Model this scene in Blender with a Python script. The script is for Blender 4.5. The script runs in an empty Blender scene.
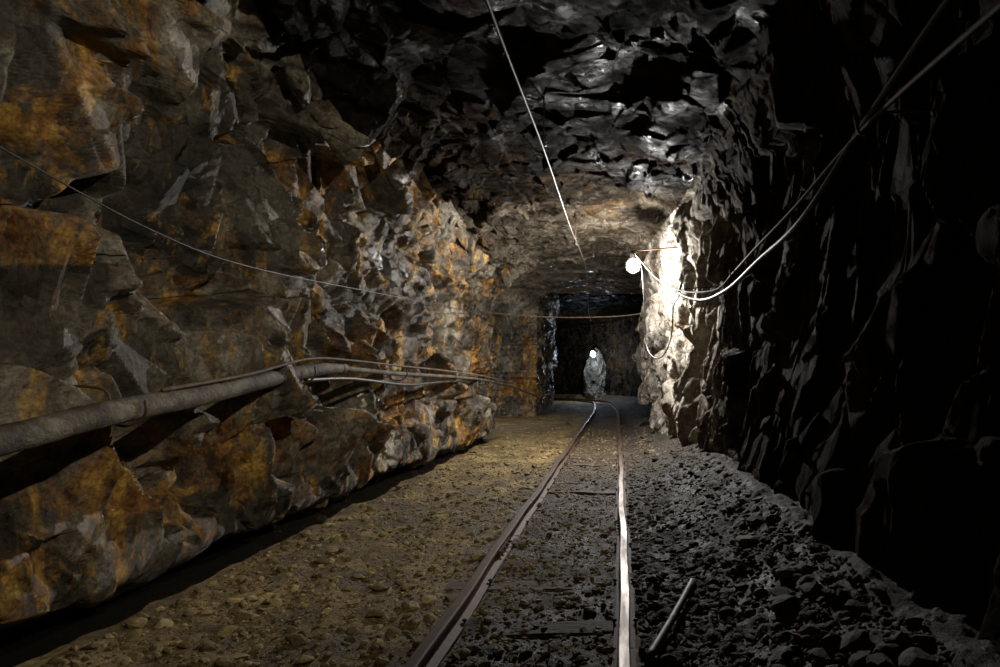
import bpy, bmesh, math, random
import numpy as np
from mathutils import Vector
random.seed(7); rng=np.random.default_rng(7)
S=bpy.context.scene
COL=S.collection

# ---------------------------------------------------------------- noise
def hsh(ix,iy,iz,seed):
    n=(ix.astype(np.int64)*73856093)^(iy.astype(np.int64)*19349663)^(iz.astype(np.int64)*83492791)^(seed*2654435761)
    n&=0xFFFFFFFF
    n=(n^(n>>16))*0x45d9f3b & 0xFFFFFFFF
    n=(n^(n>>16))*0x45d9f3b & 0xFFFFFFFF
    n=n^(n>>16)
    return (n&0xFFFFFF)/float(0x1000000)
def vnoise(P,scale,seed):
    Q=P*scale; b=np.floor(Q); f=Q-b; f=f*f*(3-2*f); b=b.astype(np.int64)
    r=np.zeros(len(P))
    for i in (0,1):
        wx=f[:,0] if i else 1-f[:,0]
        for j in (0,1):
            wy=f[:,1] if j else 1-f[:,1]
            for k in (0,1):
                wz=f[:,2] if k else 1-f[:,2]
                r+=wx*wy*wz*hsh(b[:,0]+i,b[:,1]+j,b[:,2]+k,seed)
    return r*2-1
def fbm(P,scale,seed,oc=3):
    r=0;a=1.0;t=0
    for o in range(oc):
        r=r+a*vnoise(P,scale*2**o,seed+o*17); t+=a; a*=.5
    return r/t
def vor(P,scale,seed,tl=None,kk=30.0):
    Q=P*np.array(scale); b=np.floor(Q).astype(np.int64)
    n=len(P); F1=np.full(n,9.0);F2=np.full(n,9.0)
    C=np.zeros((n,3),dtype=np.int64); H1=np.zeros(n); H2=np.zeros(n)
    for i in (-1,0,1):
        for j in (-1,0,1):
            for k in (-1,0,1):
                c=b+np.array([i,j,k])
                R3=[hsh(c[:,0],c[:,1],c[:,2],seed+s) for s in (1,2,3)]
                d=Q-(c+np.stack(R3,1)); r=np.sqrt((d*d).sum(1))
                m=r<F1; m2=(~m)&(r<F2)
                if tl is not None:
                    q=R3
                    a0=(q[0]*7.31+q[1]*3.7)%1; a1=(q[1]*9.17+q[2]*5.3)%1; a2=(q[2]*8.43+q[0]*4.9)%1; a3=(q[0]*6.1+q[1]*5.5+q[2]*7.7)%1
                    hc=(a0-.5)+(d[:,0]*(a1-.5)+d[:,1]*(a2-.5)+d[:,2]*(a3-.5))*tl
                    H2=np.where(m,H1,np.where(m2,hc,H2)); H1=np.where(m,hc,H1)
                F2=np.where(m,F1,np.minimum(F2,r))
                F1=np.where(m,r,F1); C[m]=c[m]
    R=[hsh(C[:,0],C[:,1],C[:,2],seed+11)]
    H=None
    if tl is not None:
        w=.5*np.clip(1-(F2-F1)/kk,0,1)
        H=H1*(1-w)+H2*w
    return F1,F2,H,R
def rock(P,amp=1.0,seed=5,stretch=(1,1,1),shear=.35):
    st=np.array(stretch)
    W=np.stack([fbm(P,1.3,seed+50,2),fbm(P,1.3,seed+60,2),fbm(P,1.3,seed+70,2)],1)
    P2=P.copy(); P2[:,1]+= shear*P[:,2]
    h=np.zeros(len(P)); t=[]
    for (s,a,w,tl,kk) in ((.85,.31,.05,2.8,.035),(1.9,.20,.02,3.1,.05),(4.2,.09,.0,3.3,.08)):
        F1,F2,H,R=vor(P2+W*w,st*s,seed+int(s*100),tl,kk)
        h+=a*H - a*.22*np.exp(-(F2-F1)/(kk*.6))
        t.append(R[0])
    h+=.010*fbm(P,15,seed+90,2)+.08*fbm(P,.7,seed+91,2)
    return h*amp,t

# ---------------------------------------------------------------- mesh helpers
def mesh_obj(name,V,F,mat,smooth=True,parent=None,attr=None):
    me=bpy.data.meshes.new(name)
    V=np.asarray(V,dtype=np.float32)
    if isinstance(F,np.ndarray):
        k=F.shape[1]
        me.vertices.add(len(V)); me.vertices.foreach_set("co",V.ravel())
        me.loops.add(F.size); me.loops.foreach_set("vertex_index",F.astype(np.int32).ravel())
        me.polygons.add(len(F)); me.polygons.foreach_set("loop_start",np.arange(0,F.size,k,dtype=np.int32))
        me.update(calc_edges=True)
    else:
        me.from_pydata([tuple(map(float,v)) for v in V],[],F)
    me.polygons.foreach_set("use_smooth",[smooth]*len(me.polygons))
    if attr is not None:
        a=me.color_attributes.new("tint",'FLOAT_COLOR','POINT')
        c=np.ones((len(V),4),dtype=np.float32); c[:,:attr.shape[1]]=attr
        a.data.foreach_set("color",c.ravel())
    me.validate(); me.update()
    o=bpy.data.objects.new(name,me); COL.objects.link(o)
    if mat: me.materials.append(mat)
    if parent: o.parent=parent
    return o
def grid_faces(nr,nc,c0=0,c1=None):
    c1=nc-1 if c1 is None else c1
    r=np.arange(nr-1)[:,None]; c=np.arange(c0,c1)[None,:]
    a=(r*nc+c).ravel()
    return np.stack([a,a+nc,a+nc+1,a+1],1)
def empty(name):
    e=bpy.data.objects.new(name,None); COL.objects.link(e); e.empty_display_size=.2; return e
def catmull(pts,n=10):
    P=[Vector(p) for p in pts]; P=[P[0]*2-P[1]]+P+[P[-1]*2-P[-2]]
    out=[]
    for i in range(1,len(P)-2):
        for k in range(n):
            t=k/n; a,b,c,d=P[i-1],P[i],P[i+1],P[i+2]
            out.append(.5*((2*b)+(c-a)*t+(2*a-5*b+4*c-d)*t*t+(3*b-a-3*c+d)*t**3))
    out.append(P[-2]); return out
def tube(name,pts,rad,mat,sides=8,n=10,parent=None,jit=0.0,smooth=True):
    C=catmull(pts,n) if n>0 else [Vector(p) for p in pts]
    V=[];F=[]; N=len(C)
    up=Vector((0.13,0.2,1)).normalized(); 
    for i,c in enumerate(C):
        t=(C[min(i+1,N-1)]-C[max(i-1,0)]).normalized()
        u=up-t*up.dot(t)
        if u.length<1e-3: u=Vector((1,0,0))-t*t.x
        u.normalize(); w=t.cross(u); up=u
        r=rad(i/(N-1)) if callable(rad) else rad
        j=Vector((random.uniform(-jit,jit),0,random.uniform(-jit,jit)))
        for s in range(sides):
            a=2*math.pi*s/sides
            V.append(c+j+(u*math.cos(a)+w*math.sin(a))*r)
    for i in range(N-1):
        for s in range(sides):
            a=i*sides+s; b=i*sides+(s+1)%sides
            F.append((a,b,b+sides,a+sides))
    F.append(tuple(range(sides))[::-1]); F.append(tuple((N-1)*sides+s for s in range(sides)))
    return mesh_obj(name,V,F,mat,smooth,parent)
def lathe(name,prof,axis_o,mat,parent=None,sides=20,dirv=(0,0,1)):
    d=Vector(dirv).normalized(); q=d.to_track_quat('Z','Y')
    V=[];F=[]
    for (r,z) in prof:
        for s in range(sides):
            a=2*math.pi*s/sides
            V.append(Vector(axis_o)+q@Vector((r*math.cos(a),r*math.sin(a),z)))
    for i in range(len(prof)-1):
        for s in range(sides):
            a=i*sides+s;b=i*sides+(s+1)%sides
            F.append((a,b,b+sides,a+sides))
    F.append(tuple(range(sides))[::-1]); F.append(tuple((len(prof)-1)*sides+s for s in range(sides)))
    return mesh_obj(name,V,F,mat,True,parent)
def box(name,c,s,mat,parent=None,rot=0,bev=.01,jit=0,tilt=0):
    bm=bmesh.new(); bmesh.ops.create_cube(bm,size=1)
    for v in bm.verts: v.co=Vector((v.co.x*s[0],v.co.y*s[1],v.co.z*s[2]))
    bmesh.ops.bevel(bm,geom=bm.edges[:],offset=bev,segments=2,affect='EDGES')
    if jit:
        bmesh.ops.subdivide_edges(bm,edges=[e for e in bm.edges if e.calc_length()>.2],cuts=7,use_grid_fill=True)
        for v in bm.verts: v.co+=Vector([random.uniform(-jit,jit) for _ in range(3)])
    me=bpy.data.meshes.new(name); bm.to_mesh(me); bm.free()
    o=bpy.data.objects.new(name,me); COL.objects.link(o); me.materials.append(mat)
    o.location=c; o.rotation_euler=(0,tilt,rot)
    if parent:o.parent=parent
    return o

# ---------------------------------------------------------------- materials
class M:
    def __init__(s,name):
        s.m=bpy.data.materials.new(name); s.m.use_nodes=True; s.t=s.m.node_tree; s.n=s.t.nodes; s.l=s.t.links
        s.b=s.n["Principled BSDF"]
        s.tc=s.n.new("ShaderNodeTexCoord")
    def map(s,sc=(1,1,1),rot=(0,0,0)):
        m=s.n.new("ShaderNodeMapping"); m.inputs["Scale"].default_value=sc; m.inputs["Rotation"].default_value=rot
        s.l.new(s.tc.outputs["Object"],m.inputs[0]); return m.outputs[0]
    def noise(s,scale,det=6,rough=.6,vec=None,dist=0,out="Fac"):
        x=s.n.new("ShaderNodeTexNoise"); x.inputs["Scale"].default_value=scale; x.inputs["Detail"].default_value=det
        x.inputs["Roughness"].default_value=rough; x.inputs["Distortion"].default_value=dist
        s.l.new(vec or s.tc.outputs["Object"],x.inputs["Vector"]); return x.outputs[out]
    def ramp(s,fac,stops):
        r=s.n.new("ShaderNodeValToRGB"); e=r.color_ramp.elements
        while len(e)<len(stops): e.new(.5)
        for el,(p,c) in zip(e,stops):
            el.position=p; el.color=(c,c,c,1) if isinstance(c,(int,float)) else (*c,1)
        s.l.new(fac,r.inputs[0]); return r.outputs[0]
    def mrange(s,v,a,b,c=0.0,d=1.0):
        r=s.n.new("ShaderNodeMapRange"); r.inputs[1].default_value=a; r.inputs[2].default_value=b
        r.inputs[3].default_value=c; r.inputs[4].default_value=d; s.l.new(v,r.inputs[0]); return r.outputs[0]
    def mix(s,f,a,b,mode='MIX'):
        x=s.n.new("ShaderNodeMix"); x.data_type='RGBA'; x.blend_type=mode
        for i,v in ((0,f),(6,a),(7,b)):
            if hasattr(v,'node'): s.l.new(v,x.inputs[i])
            elif i==0: x.inputs[0].default_value=v
            else: x.inputs[i].default_value=(*v,1)
        return x.outputs[2]
    def math(s,op,a,b=0.0):
        x=s.n.new("ShaderNodeMath"); x.operation=op
        for i,v in ((0,a),(1,b)):
            if hasattr(v,'node'): s.l.new(v,x.inputs[i])
            else: x.inputs[i].default_value=v
        return x.outputs[0]
    def vmath(s,op,a,b):
        x=s.n.new("ShaderNodeVectorMath"); x.operation=op
        for i,v in ((0,a),(1,b)):
            if hasattr(v,'node'): s.l.new(v,x.inputs[i])
            else: x.inputs[i].default_value=v
        return x.outputs["Value"] if op=='DOT_PRODUCT' else x.outputs[0]
    def facet(s,scale,vec=None,k=2.0):
        """height field of randomly tilted planes, one per voronoi cell (fractured rock)"""
        vec=vec or s.tc.outputs["Object"]
        x=s.n.new("ShaderNodeTexVoronoi"); x.inputs["Scale"].default_value=scale
        s.l.new(vec,x.inputs["Vector"])
        d=s.vmath('SUBTRACT',vec,x.outputs["Position"]); c=s.vmath('SUBTRACT',x.outputs["Color"],(.5,.5,.5))
        return s.math('MULTIPLY',s.vmath('DOT_PRODUCT',d,c),k)
    def bump(s,h,dist,stren=1.0,prev=None):
        x=s.n.new("ShaderNodeBump"); x.inputs["Distance"].default_value=dist; x.inputs["Strength"].default_value=stren
        s.l.new(h,x.inputs["Height"])
        if prev: s.l.new(prev,x.inputs["Normal"])
        return x.outputs[0]
    def attr(s):
        a=s.n.new("ShaderNodeAttribute"); a.attribute_name="tint"
        sp=s.n.new("ShaderNodeSeparateColor"); s.l.new(a.outputs["Color"],sp.inputs[0]); return sp.outputs
    def sepxyz(s):
        a=s.n.new("ShaderNodeSeparateXYZ"); s.l.new(s.tc.outputs["Object"],a.inputs[0]); return a.outputs
    def set(s,**k):
        for kk,v in k.items():
            kk=kk.replace("_"," ")
            if hasattr(v,'node'): s.l.new(v,s.b.inputs[kk])
            elif isinstance(v,tuple): s.b.inputs[kk].default_value=(*v,1) if len(v)==3 else v
            else: s.b.inputs[kk].default_value=v
        return s

def rock_mat(name,greys,rust,rust_amt,thr=.55,rough=(.3,.75),fk=1.0,pale=None,prange=(7.6,9.4,15.5,17),spec=.5,wet=None,streak=None):
    m=M(name); A=m.attr()
    n1=m.noise(1.5,6,.72,dist=.5)
    base=m.ramp(n1,[(.36,greys[0]),(.5,greys[1]),(.64,greys[2])])
    if pale:   # pale stretch along Y: pale rock plus lamplight painted into the albedo
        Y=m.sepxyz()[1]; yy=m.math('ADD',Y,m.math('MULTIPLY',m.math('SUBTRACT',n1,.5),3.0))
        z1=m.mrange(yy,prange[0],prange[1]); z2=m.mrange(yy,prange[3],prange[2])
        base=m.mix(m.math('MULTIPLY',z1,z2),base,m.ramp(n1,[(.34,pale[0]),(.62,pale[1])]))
    base=m.mix(1.0,base,m.ramp(A[1],[(0,.5),(1,1.35)]),'MULTIPLY')
    st=m.noise(1.25,6,.82,vec=m.map((1,1,.40),(.3,0,0)),dist=.8)
    f=m.math('ADD',st,m.math('MULTIPLY',m.math('SUBTRACT',A[2],.5),.12))
    rf=m.ramp(f,[(thr-.05,0.0),(thr+.05,rust_amt)])
    rc=m.ramp(m.noise(3.8,5,.78),[(.38,rust[0]),(.5,rust[1]),(.62,rust[2])])
    c=m.mix(rf,base,rc)
    if streak:  # ochre run-off stains, running down the face
        s1=m.noise(3.2,5,.72,vec=m.map((1,1,.16),(.12,0,0)),dist=.3)
        c=m.mix(m.ramp(s1,[(.55,0.0),(.65,.9)]),c,m.ramp(m.noise(6,4,.7),[(.35,(.22,.085,.015)),(.6,streak)]))
    c=m.mix(1.0,c,m.ramp(m.noise(34,4,.8),[(.3,.3),(.7,1.6)]),'MULTIPLY')
    wv=m.map((1,1.1,.75),(.35,.1,0))
    b1=m.bump(m.facet(4.2,wv,fk),1.0,1.0)
    b1=m.bump(m.facet(13,wv,fk*1.2),1.0,1.0,b1)
    b3=m.bump(m.noise(30,6,.85),.025,1.0,b1)
    wn=m.noise(2.2,4,.6)
    ro=m.ramp(wn,[(.35,rough[0]),(.6,rough[1])])
    m.set(Base_Color=c,Roughness=ro,Normal=b3)
    if wet: m.set(**{"Specular_IOR_Level":m.ramp(wn,[(wet[0],wet[1]),(wet[0]+.08,spec)])})
    else: m.b.inputs["Specular IOR Level"].default_value=spec
    return m.m
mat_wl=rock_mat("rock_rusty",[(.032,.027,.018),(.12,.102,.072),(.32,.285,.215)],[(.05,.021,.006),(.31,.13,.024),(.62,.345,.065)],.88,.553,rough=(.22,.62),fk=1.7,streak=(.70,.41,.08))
mat_ce=rock_mat("rock_ceiling",[(.005,.004,.0028),(.012,.009,.006),(.024,.018,.012)],[(.018,.009,.003),(.045,.023,.007),(.09,.05,.016)],.6,.56,rough=(.14,.9),fk=1.2,spec=.015,wet=(.32,.24),pale=[(.075,.058,.038),(.23,.19,.14)],prange=(10.0,13.0,22,23))  # dark near end and pale stretch paint the lamplight falloff into the colour
mat_wr=rock_mat("rock_grey",[(.015,.011,.0075),(.036,.026,.018),(.072,.054,.038)],[(.028,.015,.006),(.075,.042,.016),(.12,.075,.03)],.5,.55,rough=(.8,.95),fk=1.5,pale=[(.16,.133,.10),(.48,.43,.36)],prange=(7.2,9.2,15.5,17),spec=.04)  # shade painted in as darker rock, except the pale stretch by the lamp
mat_pi=rock_mat("rock_pale",[(.12,.11,.09),(.26,.24,.20),(.46,.43,.37)],[(.06,.04,.02),(.12,.07,.03),(.2,.13,.06)],.3,.58,rough=(.7,.9),spec=.1)  # lighter copy of the rock: lamplight on the outcrop put into the colour

m=M("mud_ground"); X=m.sepxyz()
n=m.noise(2.3,7,.76,dist=.6)
och=m.ramp(n,[(.36,(.06,.039,.014)),(.5,(.24,.158,.054)),(.64,(.50,.36,.14))])
drk=m.ramp(n,[(.3,(.03,.02,.012)),(.6,(.11,.07,.037))])
gry=m.ramp(n,[(.3,(.024,.018,.012)),(.6,(.075,.056,.037))])
xw=m.math('ADD',X[0],m.math('MULTIPLY',m.math('SUBTRACT',m.noise(2.5,4,.6),.5),.5))
c=m.mix(m.mrange(xw,-1.05,-.8),och,drk); c=m.mix(m.mrange(xw,.0,.25),c,gry)
c=m.mix(1.0,c,m.ramp(m.noise(26,4,.8),[(.3,.35),(.7,1.5)]),'MULTIPLY')
b=m.bump(m.noise(9,6,.80),.11,1.0); b=m.bump(m.noise(60,4,.7),.015,.9,b)
m.set(Base_Color=c,Roughness=m.ramp(n,[(.35,.55),(.6,.85)]),Normal=b); mat_fl=m.m

def stone_mat(name,cols):
    m=M(name); A=m.attr()
    c=m.ramp(A[0],[(0,cols[0]),(.5,cols[1]),(1,cols[2])])
    c=m.mix(1.0,c,m.ramp(m.noise(35,4,.7),[(.3,.6),(.7,1.3)]),'MULTIPLY')
    m.set(Base_Color=c,Roughness=.8,Normal=m.bump(m.noise(50,4,.7),.01,.7)); m.b.inputs["Specular IOR Level"].default_value=.25; return m.m
mat_st=stone_mat("stone_grey",[(.03,.021,.013),(.08,.058,.037),(.18,.138,.094)])
mat_so=stone_mat("stone_ochre",[(.075,.05,.02),(.18,.132,.055),(.34,.265,.13)])
m=M("rusty_steel"); n=m.noise(18,6,.7)
m.set(Base_Color=m.ramp(n,[(.35,(.030,.014,.007)),(.6,(.095,.041,.017))]),Metallic=.2,Roughness=.7,Normal=m.bump(m.noise(70,4,.7),.005,.6)); mat_rust=m.m
m=M("worn_rail_head"); n=m.noise(12,5,.7,vec=m.map((1,.15,1)))
m.set(Base_Color=m.ramp(n,[(.35,(.055,.030,.018)),(.62,(.13,.10,.078))]),Metallic=.7,Roughness=m.ramp(n,[(.3,.62),(.7,.36)])); mat_head=m.m
m=M("old_timber"); n=m.noise(6,5,.7,vec=m.map((1,9,9)))
m.set(Base_Color=m.ramp(n,[(.3,(.03,.02,.013)),(.65,(.085,.057,.033))]),Roughness=.8,Normal=m.bump(n,.02,.9)); mat_wood=m.m
m=M("dusty_hose"); n=m.noise(5,6,.75)
m.set(Base_Color=m.ramp(n,[(.38,(.035,.027,.018)),(.5,(.085,.068,.048)),(.65,(.17,.145,.105))]),Roughness=.7,Normal=m.bump(m.noise(25,5,.7),.02,.9)); m.b.inputs["Specular IOR Level"].default_value=.3; mat_hose=m.m
m=M("cable_rubber"); m.set(Base_Color=m.ramp(m.noise(9,2),[(.35,(.015,.013,.011)),(.65,(.045,.038,.03))]),Roughness=.5); mat_cab=m.m
m=M("cable_pale"); m.set(Base_Color=m.ramp(m.noise(9,2),[(.35,(.06,.04,.024)),(.65,(.13,.09,.055))]),Roughness=.7); m.b.inputs["Specular IOR Level"].default_value=.2; mat_cabp=m.m
m=M("galvanised_steel"); m.set(Base_Color=m.ramp(m.noise(20,3),[(.35,(.07,.058,.047)),(.65,(.17,.15,.13))]),Metallic=.5,Roughness=.6); mat_gal=m.m
m=M("drain_water"); m.set(Base_Color=(.012,.010,.007),Roughness=.04,Normal=m.bump(m.noise(5,3),.01,.2)); mat_wat=m.m
def em(name,col,s):
    m=M(name); m.set(Base_Color=(.9,.9,.9),Emission_Color=col,Emission_Strength=s)
    m.l.new(m.ramp(m.noise(3,1),[(0,col),(1,col)]),m.b.inputs["Emission Color"]); return m.m
mat_bulb=em("glowing_bulb",(.88,.94,1.0),160)
mat_bulb2=em("glowing_bulb_far",(.80,.90,1.0),60)

# ---------------------------------------------------------------- tunnel shell
S0=[(-3.25,-.55),(-3.22,-.12),(-2.80,.05),(-2.95,1.6),(-2.95,2.9),(-2.72,3.62),(-1.7,3.9),(-.6,3.95),(.2,3.92),(1.1,3.75),(1.5,2.95),(1.55,1.8),(1.4,.9),(1.3,.3),(1.4,-.5)]
S01=[(x,z) for x,z in S0[:8]]+[(.2,3.92),(1.0,3.72),(1.35,2.85),(1.38,1.7),(1.32,.9),(1.27,.3),(1.35,-.5)]
S1=[(x,z) for x,z in S0[:8]]+[(.2,3.92),(.95,3.72),(1.2,2.85),(1.18,1.7),(1.12,.9),(1.15,.3),(1.3,-.5)]
S2=[(x,z) for x,z in S0[:8]]+[(.25,3.92),(.75,3.8),(.88,2.9),(.87,1.7),(.85,.9),(.9,.3),(1.1,-.5)]
S3=[(x,z) for x,z in S0[:8]]+[(.15,3.92),(.6,3.8),(.70,2.9),(.68,1.7),(.66,.9),(.75,.3),(1.0,-.5)]
def wide(s,xl,xr,zt=None,zc=4.05):
    o=[]
    for i,(x,z) in enumerate(s):
        if i<=4: x=xl; z=z if i<4 else 3.2
        elif i==5: x=xl+.12; z=zc-.05
        elif i==6: x=(xl-.6)/2; z=zc
        elif i==7: z=zc
        elif i==8: z=zc
        elif i==9: x=xr-.1; z=zc-.06
        elif i>=10: x=xr
        if zt and 5<=i<=9: z=z+zt
        o.append((x,z))
    return o
KEY=[(-5,S0),(4.5,S0),(7.6,S01),(9.3,S1),(11.3,S2),(13.2,S3),(15.2,S3)]
KEY+=[(15.7,wide(S3,-6.2,1.5)),(21.0,wide(S3,-6.2,1.5)),(21.35,wide(S3,-2.6,1.9)),(22.2,wide(S3,-2.6,1.9)),
      (22.5,wide(S3,-2.7,1.9,1.2)),(34,wide(S3,-2.8,1.6,.4)),(40,wide(S3,-3.2,1.4,.2)),(48,wide(S3,-4,.8,.2))]  # roof stepped up past the slab, shaped so lamp light misses it
def curve_shift(y): 
    b=np.maximum(0,y-32)
    return -0.0026*np.maximum(0,y-20)**2 - np.where(b<6,.06*b*b,.72*(b-6)+2.16)
Ys=np.concatenate([np.arange(-5,1.5,.1),np.arange(1.5,7,.016),np.arange(7,15.2,.03),np.arange(15.2,22.6,.05),np.arange(22.6,48,.14)])
nL,nC,nR=340,190,190
nc=nL+nC+nR
ref=np.array(S0); seg=np.sqrt((np.diff(ref,axis=0)**2).sum(1)); cum=np.concatenate([[0],np.cumsum(seg)]); tk=cum/cum[-1]
tt=np.concatenate([np.linspace(0,.375,nL,endpoint=False),np.linspace(.375,.655,nC,endpoint=False),np.linspace(.655,1,nR)])
ky=np.array([k[0] for k in KEY]); KS=np.array([k[1] for k in KEY])
from numpy import interp
prof=np.zeros((len(Ys),len(S0),2))
for i in range(len(S0)):
    for d in range(2): prof[:,i,d]=interp(Ys,ky,KS[:,i,d])
G=np.zeros((len(Ys),nc,3))
tu=np.linspace(0,1,500); ker=np.hanning(13); ker/=ker.sum()
for r,y in enumerate(Ys):
    for d,ax in ((0,0),(1,2)):
        a=interp(tu,tk,prof[r,:,d]); ap=np.pad(a,6,mode='edge')
        G[r,:,ax]=interp(tt,tu,np.convolve(ap,ker,mode='valid'))
    G[r,:,1]=y
G[:,:,0]+=curve_shift(Ys)[:,None]
dY=np.gradient(G,axis=0); dT=np.gradient(G,axis=1)
Nn=np.cross(dY,dT); Nn/= (np.linalg.norm(Nn,axis=2,keepdims=True)+1e-9)
if Nn[50,nc//2,2]>0: Nn=-Nn
P=G.reshape(-1,3)
hL,tL=rock(P,1.0,5,(1,1,.7))
hC,tC=rock(P,.30,31,(.8,.6,2.2),0)
t=np.tile(tt,len(Ys))
low=np.clip((P[:,2]-.05)/.6,0,1); hLl=hL*(.22+.85*low)
w=np.clip((t-.33)/.12,0,1); w=w*w*(3-2*w)
w2=np.clip((t-.64)/.08,0,1); w2=w2*w2*(3-2*w2)
ra=.40+.25*np.clip((P[:,1]-7)/2.5,0,1)
hh=hLl*(1-w)+hC*w; hh=hh*(1-w2)+hL*ra*w2
hh*=1-.45*np.clip((P[:,1]-15.2)/.5,0,1)
# soften only the tallest steps between blocks, keep the flat faces crisp
H2=hh.reshape(len(Ys),nc); Hs=H2.copy()
for _ in range(2):
    Hs[1:-1]=(Hs[:-2]+2*Hs[1:-1]+Hs[2:])/4
    Hs[:,1:-1]=(Hs[:,:-2]+2*Hs[:,1:-1]+Hs[:,2:])/4
gy,gt=np.gradient(H2); gm=np.sqrt(gy**2+gt**2)
gm[1:-1]=np.maximum(gm[1:-1],np.maximum(gm[:-2],gm[2:])); gm[:,1:-1]=np.maximum(gm[:,1:-1],np.maximum(gm[:,:-2],gm[:,2:]))
wm=np.clip((gm-.04)/.02,0,1)
hh=(H2*(1-wm)+Hs*wm).ravel()
Dp=P+Nn.reshape(-1,3)*hh[:,None]
tint=np.stack([tL[0],tL[1],tC[0]],1)
iL=nL; iR=nL+nC
def part(name,c0,c1,mat):
    V=Dp.reshape(len(Ys),nc,3)[:,c0:c1+1].reshape(-1,3); A=tint.reshape(len(Ys),nc,3)[:,c0:c1+1].reshape(-1,3)
    return mesh_obj(name,V,grid_faces(len(Ys),c1-c0+1),mat,False,None,A)
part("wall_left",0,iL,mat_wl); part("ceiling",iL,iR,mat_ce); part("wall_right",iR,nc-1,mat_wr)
u=np.linspace(-20,-6,110); v=np.linspace(-.5,6,60)
UU,VV=np.meshgrid(u,v); Pf=np.stack([UU.ravel(),np.full(UU.size,47.5),VV.ravel()],1)
hf,tf=rock(Pf,1.0,77); Pf[:,1]-=hf
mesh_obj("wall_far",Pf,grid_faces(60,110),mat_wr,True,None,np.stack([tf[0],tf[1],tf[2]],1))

# ---------------------------------------------------------------- floor
def ground_base(x,y):
    sx=x-curve_shift(y)
    Pq=np.stack([x,y,np.zeros_like(x)],1)
    edge=-2.48+.10*fbm(Pq,1.3,401,3)
    tr=np.clip((edge-sx)/.10,0,1); tr=tr*tr*(3-2*tr); tr=tr*np.clip((16.2-y)/.6,0,1)
    z=-.42*tr
    z+=.03*np.exp(-((sx+2.25)/.22)**2)
    bed=np.clip(1-np.abs(sx+.38)/.55,0,1); z-=.015*np.sqrt(bed)
    rr=np.clip((sx-.25)/.9,0,1); z+=.30*rr**1.4
    z+=.032*fbm(Pq,1.8,411,3)+.026*fbm(Pq,6,421,3)
    return z
xs=np.arange(-3.5,1.9,.024); ysf=np.concatenate([np.arange(-5,1.4,.1),np.arange(1.4,6,.022),np.arange(6,16,.04),np.arange(16,48,.14)])
XX,YY=np.meshgrid(xs,ysf)
wd=np.clip((YY-15)/1.0,0,1)
XW=np.where(XX<-2.4,-2.4+(XX+2.4)*(1+wd*3.6),XX)+curve_shift(YY)
x=XW.ravel(); y=YY.ravel(); z=ground_base(x,y)
Pq=np.stack([x,y,np.zeros_like(x)],1)
F1,F2,D,R=vor(Pq+.0,(16,16,1),301)
sxx=x-curve_shift(y)
cl=np.clip(.5+.9*fbm(Pq,1.1,431,2),0,1)
z+=np.clip(.45-F1,0,1)*.05*R[0]*np.where(sxx>.1,1.5,.9*cl)
F1,F2,D,R=vor(Pq,(7,7,1),305)
z+=np.clip(.4-F1,0,1)*.10*(R[0]>.55)*np.where(sxx>.15,1.0,.6*cl)
mesh_obj("floor",np.stack([x,y,z],1),grid_faces(len(ysf),len(xs)),mat_fl)
def gz(px,py): return float(ground_base(np.array([px],dtype=float),np.array([py],dtype=float))[0])
mesh_obj("drain_water",[(-3.08,-4.9,-.13),(-2.38,-4.9,-.13),(-2.38,15.1,-.13),(-3.08,15.1,-.13)],[(0,1,2,3)],mat_wat)

# stones
def ico(sub):
    bm=bmesh.new(); bmesh.ops.create_icosphere(bm,subdivisions=sub,radius=1)
    V=np.array([v.co[:] for v in bm.verts]); F=np.array([[v.index for v in f.verts] for f in bm.faces]); bm.free(); return V,F
I1=ico(1); I2=ico(2)
def stones(name,xyr,mat):
    Vs=[];Fs=[];As=[];off=0
    X=np.array([a[0] for a in xyr]);Y=np.array([a[1] for a in xyr]); Z=ground_base(X,Y)
    for (x,y,r),z in zip(xyr,Z):
        V,F=I2 if r>.022 else I1
        V=V.copy()
        for _ in range(7 if r>.022 else 3):
            nrm=rng.normal(size=3); nrm/=np.linalg.norm(nrm); d=rng.uniform(.45,.8)
            s=V@nrm-d; V=V-np.outer(np.clip(s,0,None),nrm)
        V=V*np.array([rng.uniform(.7,1.4),rng.uniform(.7,1.4),rng.uniform(.4,.8)])*r
        a=rng.uniform(0,6.28);b=rng.normal()*.35
        Rz=np.array([[math.cos(a),-math.sin(a),0],[math.sin(a),math.cos(a),0],[0,0,1]])
        Rx=np.array([[1,0,0],[0,math.cos(b),-math.sin(b)],[0,math.sin(b),math.cos(b)]])
        V=V@Rx.T@Rz.T+np.array([x,y,z+r*.15])
        Vs.append(V);Fs.append(F+off);off+=len(V)
        As.append(np.tile([rng.random(),rng.random(),rng.random()],(len(V),1)))
    return mesh_obj(name,np.vstack(Vs),np.vstack(Fs),mat,False,None,np.vstack(As))
def ydist(a,b): return a*(b/a)**rng.random()
L=[]
for _ in range(9500):
    y=ydist(1.6,17); x=rng.uniform(.1,1.12) if rng.random()<.85 else rng.uniform(.1,.5)
    if y>11 and x>.7: x*=.55
    r=min(.038,.0078*math.exp(abs(rng.normal())*.7)); L.append((x,y,r))
for _ in range(60):
    y=ydist(2.,14); L.append((rng.uniform(.75,1.05) if y<9 else rng.uniform(.45,.62),y,rng.uniform(.04,.075)))
stones("rubble_stones",L,mat_st)
L=[]
for _ in range(6500):
    y=ydist(1.9,16); x=rng.uniform(-2.35,-.86); L.append((x,y,min(.04,.0062*math.exp(abs(rng.normal())*.75))))
for _ in range(4400):
    y=ydist(1.9,16); x=rng.uniform(-.74,-.03); L.append((x,y,min(.03,.007*math.exp(abs(rng.normal())*.6))))
for _ in range(60):
    y=ydist(2.3,12); L.append((rng.choice([-.98,-2.28])+rng.normal()*.06,y,rng.uniform(.025,.05)))
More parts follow.
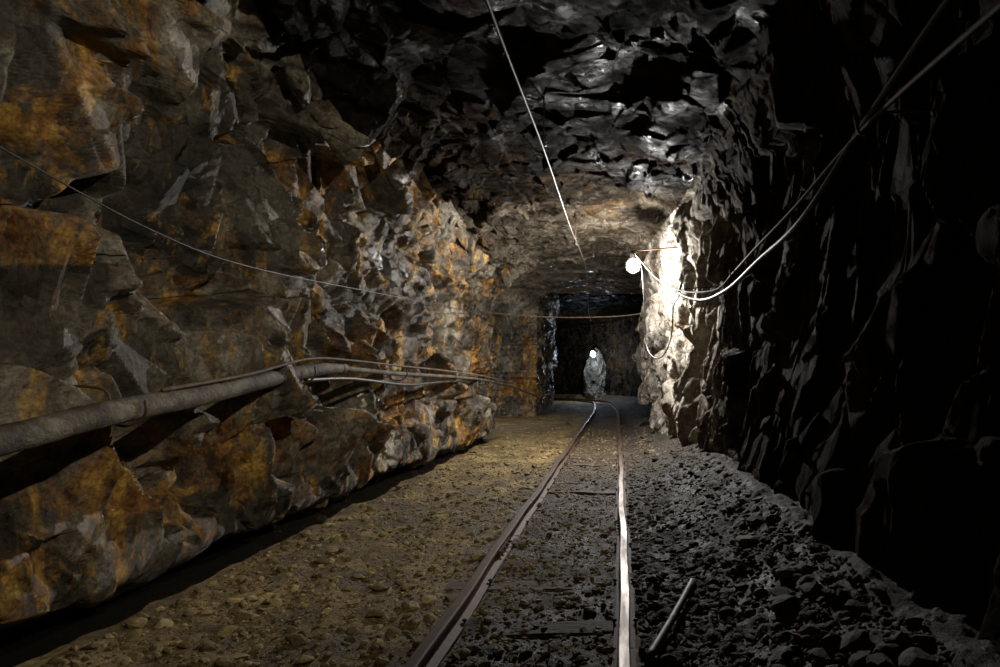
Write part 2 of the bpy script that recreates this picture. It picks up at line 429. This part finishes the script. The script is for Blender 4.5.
stones("loose_gravel",L,mat_so)

# ---------------------------------------------------------------- track
track=empty("railway_track")
def cx(y): return float(curve_shift(np.array([y]))[0])
RP=[(-.05,-.0),(.05,0),(.05,.008),(.012,.02),(.008,.065),(.026,.075),(.027,.094),(.02,.1),(-.02,.1),(-.027,.094),(-.026,.075),(-.008,.065),(-.012,.02),(-.05,.008)]
def rail(name,x0):
    ys=list(np.arange(-4,42,.25)); V=[];F=[];n=len(RP)
    for y in ys:
        wob=.006*math.sin(y*1.7+x0*5)+.004*math.sin(y*4.1)
        dx=(cx(y+.1)-cx(y-.1))/.2; L=math.hypot(1,dx); nx,ny=1/L,-dx/L   # section kept square to the curve
        for (a,b) in RP: V.append((-.383+cx(y)+(x0+.383+a)*nx+wob, y+(x0+.383+a)*ny, b))
    heads=[]
    for i in range(len(ys)-1):
        for s in range(n):
            a=i*n+s;b=i*n+(s+1)%n
            F.append((a,a+n,b+n,b)[::-1]); heads.append(1 if s in (7,) else 0)
    F.append(tuple(range(n))); F.append(tuple((len(ys)-1)*n+s for s in range(n))[::-1]); heads+=[0,0]
    o=mesh_obj(name,V,F,mat_rust,False,track); o.data.materials.append(mat_head)
    for p,h in zip(o.data.polygons,heads): p.material_index=h
    return o
XL,XR=-.80,.034
rail("rail_1",XL); rail("rail_2",XR)
k=0
for y in np.arange(-1.5,33,.78):
    k+=1; y=y+random.uniform(-.08,.08)
    box("sleeper_%d"%k,(-.383+random.uniform(-.05,.05)+cx(y),y,-.068+random.uniform(-.014,.012)),(1.15,.16,.11),mat_wood,track,random.uniform(-.06,.06),.012,.007,random.uniform(-.018,.018))
    if 1<y<14:
        for xr in (XL,XR):
            for sgn in (-1,1):
                lathe("spike_%d"%k,[(.006,-.02),(.006,.018),(.013,.02),(.012,.028),(.004,.032)],(xr+sgn*.052,y,.0),mat_rust,track,8)
for xr,y in ((XL,4.6),(XR,5.3),(XL,10.5),(XR,11.2)):
    for sgn in (-1,1):
        box("fishplate",(xr+sgn*.017,y,.045),(.012,.42,.045),mat_rust,track,0,.003)
        for dy in (-.15,-.05,.05,.15):
            lathe("fishplate_bolt",[(.012,0),(.012,.012),(.006,.013),(.006,.022)],(xr+sgn*.022,y+dy,.045),mat_rust,track,6,(sgn,0,0))

tube("steel_bar",[(.12,2.75,gz(.12,2.75)+.04),(.26,3.2,gz(.26,3.2)+.055),(.42,3.75,gz(.42,3.75)+.04)],.019,mat_gal,10,6)

# ---------------------------------------------------------------- hose + cables
hose=empty("wall_hose")
HP=[(-2.5,.6,.80),(-2.5,1.6,.84),(-2.5,2.2,.90),(-2.5,2.7,.95),(-2.48,3.22,1.03),(-2.49,4.0,1.105),(-2.52,4.8,1.20),(-2.52,5.6,1.28),(-2.53,6.1,1.30)]
tube("thick_hose",HP,lambda t:.062-.014*max(0,(t-.75)*4),mat_hose,20,12,hose,.002)
lathe("coupling",[(.05,0),(.056,.01),(.056,.06),(.045,.07),(.045,.12),(.034,.14)],(-2.53,6.04,1.298),mat_rust,hose,16,(0,1,.03))
tube("thin_hose",[(-2.53,6.1,1.30),(-2.52,7.2,1.27),(-2.50,8.5,1.25),(-2.46,10.2,1.23),(-2.42,12.2,1.18),(-2.35,14.5,1.05),(-2.2,16.5,.85),(-2.3,19,.7)],.026,mat_hose,12,12,hose)
tube("strapped_cable",[(-2.46,3.6,1.14),(-2.44,4.4,1.23),(-2.45,5.3,1.36),(-2.46,6.2,1.37),(-2.44,7.5,1.345),(-2.4,9.5,1.31),(-2.36,12,1.24),(-2.3,15,1.08)],.012,mat_cabp,8,12,hose)
tube("lower_cable",[(-2.55,5.4,1.19),(-2.55,6.4,1.20),(-2.52,8,1.13),(-2.5,9.6,1.16),(-2.48,11.5,1.17)],.018,mat_cab,8,12,hose)
for i,(y,z) in enumerate(((1.6,.84),(3.4,1.045),(5.3,1.25),(7.6,1.265),(9.9,1.235),(12.3,1.18))):
    tube("hook_%d"%(i+1),[(-2.95,y,z+.12),(-2.62,y,z+.10),(-2.60,y,z-.05),(-2.5,y,z-.085),(-2.41,y,z-.03),(-2.41,y,z+.05)],.007,mat_rust,6,6,hose)

tube("wall_cable",[(-2.72,1.6,2.45),(-2.68,2.8,2.22),(-2.64,3.8,2.04),(-2.62,4.8,2.0),(-2.62,7,2.12),(-2.64,10,2.3),(-2.64,13.5,2.5),(-2.75,13.6,2.52)],.005,mat_cab,6,10)
tube("span_wire",[(-2.8,13.5,2.56),(-1.9,13.6,2.49),(-1.0,13.65,2.46),(0,13.7,2.49),(.55,13.75,2.56)],.011,mat_cabp,6,8)
tube("trolley_wire",[(-.72,-3,3.45),(-.76,1,3.40),(-.74,3.8,3.34),(-.70,6.3,3.36),(-.68,9.5,3.36),(-.62,13,3.34),(-.75,17,3.0),(-.9,22,3.1)],.010,mat_cab,6,10)
for i,y in enumerate((1.2,6.3,11.0)):
    hg=empty("wire_hanger") 
    tube("rod",[(-.70,y,3.98),(-.70,y,3.40)],.008,mat_rust,6,0,hg)
    lathe("insulator",[(.01,-.05),(.03,-.045),(.018,-.02),(.035,0),(.018,.02),(.03,.045),(.01,.05)],(-.70,y,3.45),mat_cab,hg,12)

L1=(.24,10.5,3.0)
tube("power_cable",[(1.0,.3,2.05),(1.0,1.1,2.12),(1.02,1.83,2.20),(1.03,2.78,2.25),(1.0,3.8,2.17),(.98,4.8,2.13),(1.0,5.8,2.12),(.96,6.3,2.06),(.88,6.9,2.1),(.76,8.0,2.26),(.55,9.3,2.6),(.36,10.2,3.0),(.25,10.48,3.19)],.010,mat_cabp,8,12)
tube("power_cable",[(1.04,.2,2.2),(1.04,1.2,2.35),(1.05,1.9,2.42),(1.04,2.8,2.28),(.99,3.6,2.06),(.97,4.6,2.02),(.95,5.8,1.98),(.88,7.0,2.03),(.75,8.0,2.22),(.80,8.4,2.4)],.016,mat_cab,8,12)
tube("hanging_cable",[(.26,10.5,3.18),(.36,10.3,2.95),(.40,10.2,2.4),(.42,10.0,1.75),(.5,9.6,1.52),(.62,9.2,1.52),(.70,8.8,1.75),(.70,8.4,2.1),(.74,8.1,2.2)],.009,mat_cab,8,12)
for i,(x,y,z) in enumerate(((1.0,5.8,2.12),(1.03,2.8,2.26),(.76,8.1,2.24))):
    tube("cable_hook",[(x+.45,y,z+.08),(x+.02,y,z+.05),(x-.02,y,z-.02),(x+.02,y,z-.035)],.007,mat_rust,6,5)

# ---------------------------------------------------------------- lamps
def lamp(loc,wallpt,mb,scale=1.0):
    e=empty("mine_lamp"); x,y,z=loc; s=scale
    lathe("bulb",[(.012*s,.075*s),(.03*s,.06*s),(.055*s,.02*s),(.06*s,-.01*s),(.048*s,-.045*s),(.02*s,-.062*s),(.004*s,-.065*s)],loc,mb,e,20)
    lathe("socket",[(.035*s,.065*s),(.04*s,.075*s),(.04*s,.14*s),(.03*s,.16*s),(.012*s,.17*s)],loc,mat_cab,e,16)
    tube("bracket",[(x,y,z+.16*s),(x+(wallpt[0]-x)*.4,y,z+.24),(wallpt[0],wallpt[1],wallpt[2])],.012,mat_rust,8,8,e)
    for a in range(6):
        c,sn=math.cos(a*1.047),math.sin(a*1.047)
        tube("guard_%d"%(a+1),[(x+c*.04*s,y+sn*.04*s,z+.09*s),(x+c*.08*s,y+sn*.08*s,z+.0),(x+c*.06*s,y+sn*.06*s,z-.07*s),(x,y,z-.10*s)],.0018*s,mat_gal,5,5,e)
    return e
lamp(L1,(1.0,10.6,3.3),mat_bulb,1.35)
L2=(-1.30,34.6,2.5); lamp(L2,(-.2,36.2,3.2),mat_bulb2,2.2)
L3=(-3.9,18.2,2.3); lamp(L3,(-3.9,18.6,3.9),mat_bulb2,1.2)  # unseen lamp assumed round the corner, added to light slab and recess
def light(name,kind,loc,energy,col,r=.06,**k):
    d=bpy.data.lights.new(name,kind); d.energy=energy; d.color=col; d.shadow_soft_size=r
    for a,v in k.items(): setattr(d,a,v)
    o=bpy.data.objects.new(name,d); COL.objects.link(o); o.location=loc; return o
light("lamp_and_fill_glow",'POINT',(.18,10.42,2.80),800,(1.0,.98,.95),.05)
light("lamp_and_fill_glow",'POINT',(-1.5,34.9,2.2),150,(.68,.82,1.0),.08)
light("lamp_and_fill_glow",'POINT',(-3.85,18.1,2.1),110,(1.0,.97,.92),.06)  # light of the unseen side-drift lamp
def aim(o,t): o.rotation_euler=(Vector(t)-o.location).to_track_quat('-Z','Y').to_euler()
o=light("work_light",'SPOT',(.9,1.5,3.1),450,(1.0,.91,.75),.03,spot_size=math.radians(84),spot_blend=1.0); aim(o,(-2.8,5.1,1.6))
light("lamp_and_fill_glow",'POINT',(-.2,-3.2,2.4),10,(1.0,.88,.74),.06)  # weak fill added behind the camera, no lamp stands there

# rock outcrop on the outside of the bend
Vi,Fi=ico(6)
Pp=Vi*np.array([.62,.8,2.3]); Pp[:,0]*=1.0-.1*Pp[:,2]/2.1; Pp+=np.array([-1.15,37.2,.6]); hp,tp=rock(Pp,.6,91,(1,1,.6))
Pp=Pp+Vi*hp[:,None]
mesh_obj("rock_outcrop",Pp,Fi,mat_pi,False,None,np.stack([tp[0],tp[1],tp[2]],1))

# ---------------------------------------------------------------- world, camera
w=bpy.data.worlds.new("World"); S.world=w; w.use_nodes=True
w.node_tree.nodes["Background"].inputs[0].default_value=(.05,.045,.04,1); w.node_tree.nodes["Background"].inputs[1].default_value=.02
cd=bpy.data.cameras.new("camera"); co=bpy.data.objects.new("camera",cd); COL.objects.link(co)
co.location=(0,0,1.2); co.rotation_euler=(math.pi/2,0,0); cd.lens=24; cd.sensor_width=36
cd.shift_x=-.118; cd.shift_y=.0455; cd.clip_start=.05; cd.clip_end=200
S.camera=co
S.view_settings.view_transform='Standard'
S.view_settings.exposure=0
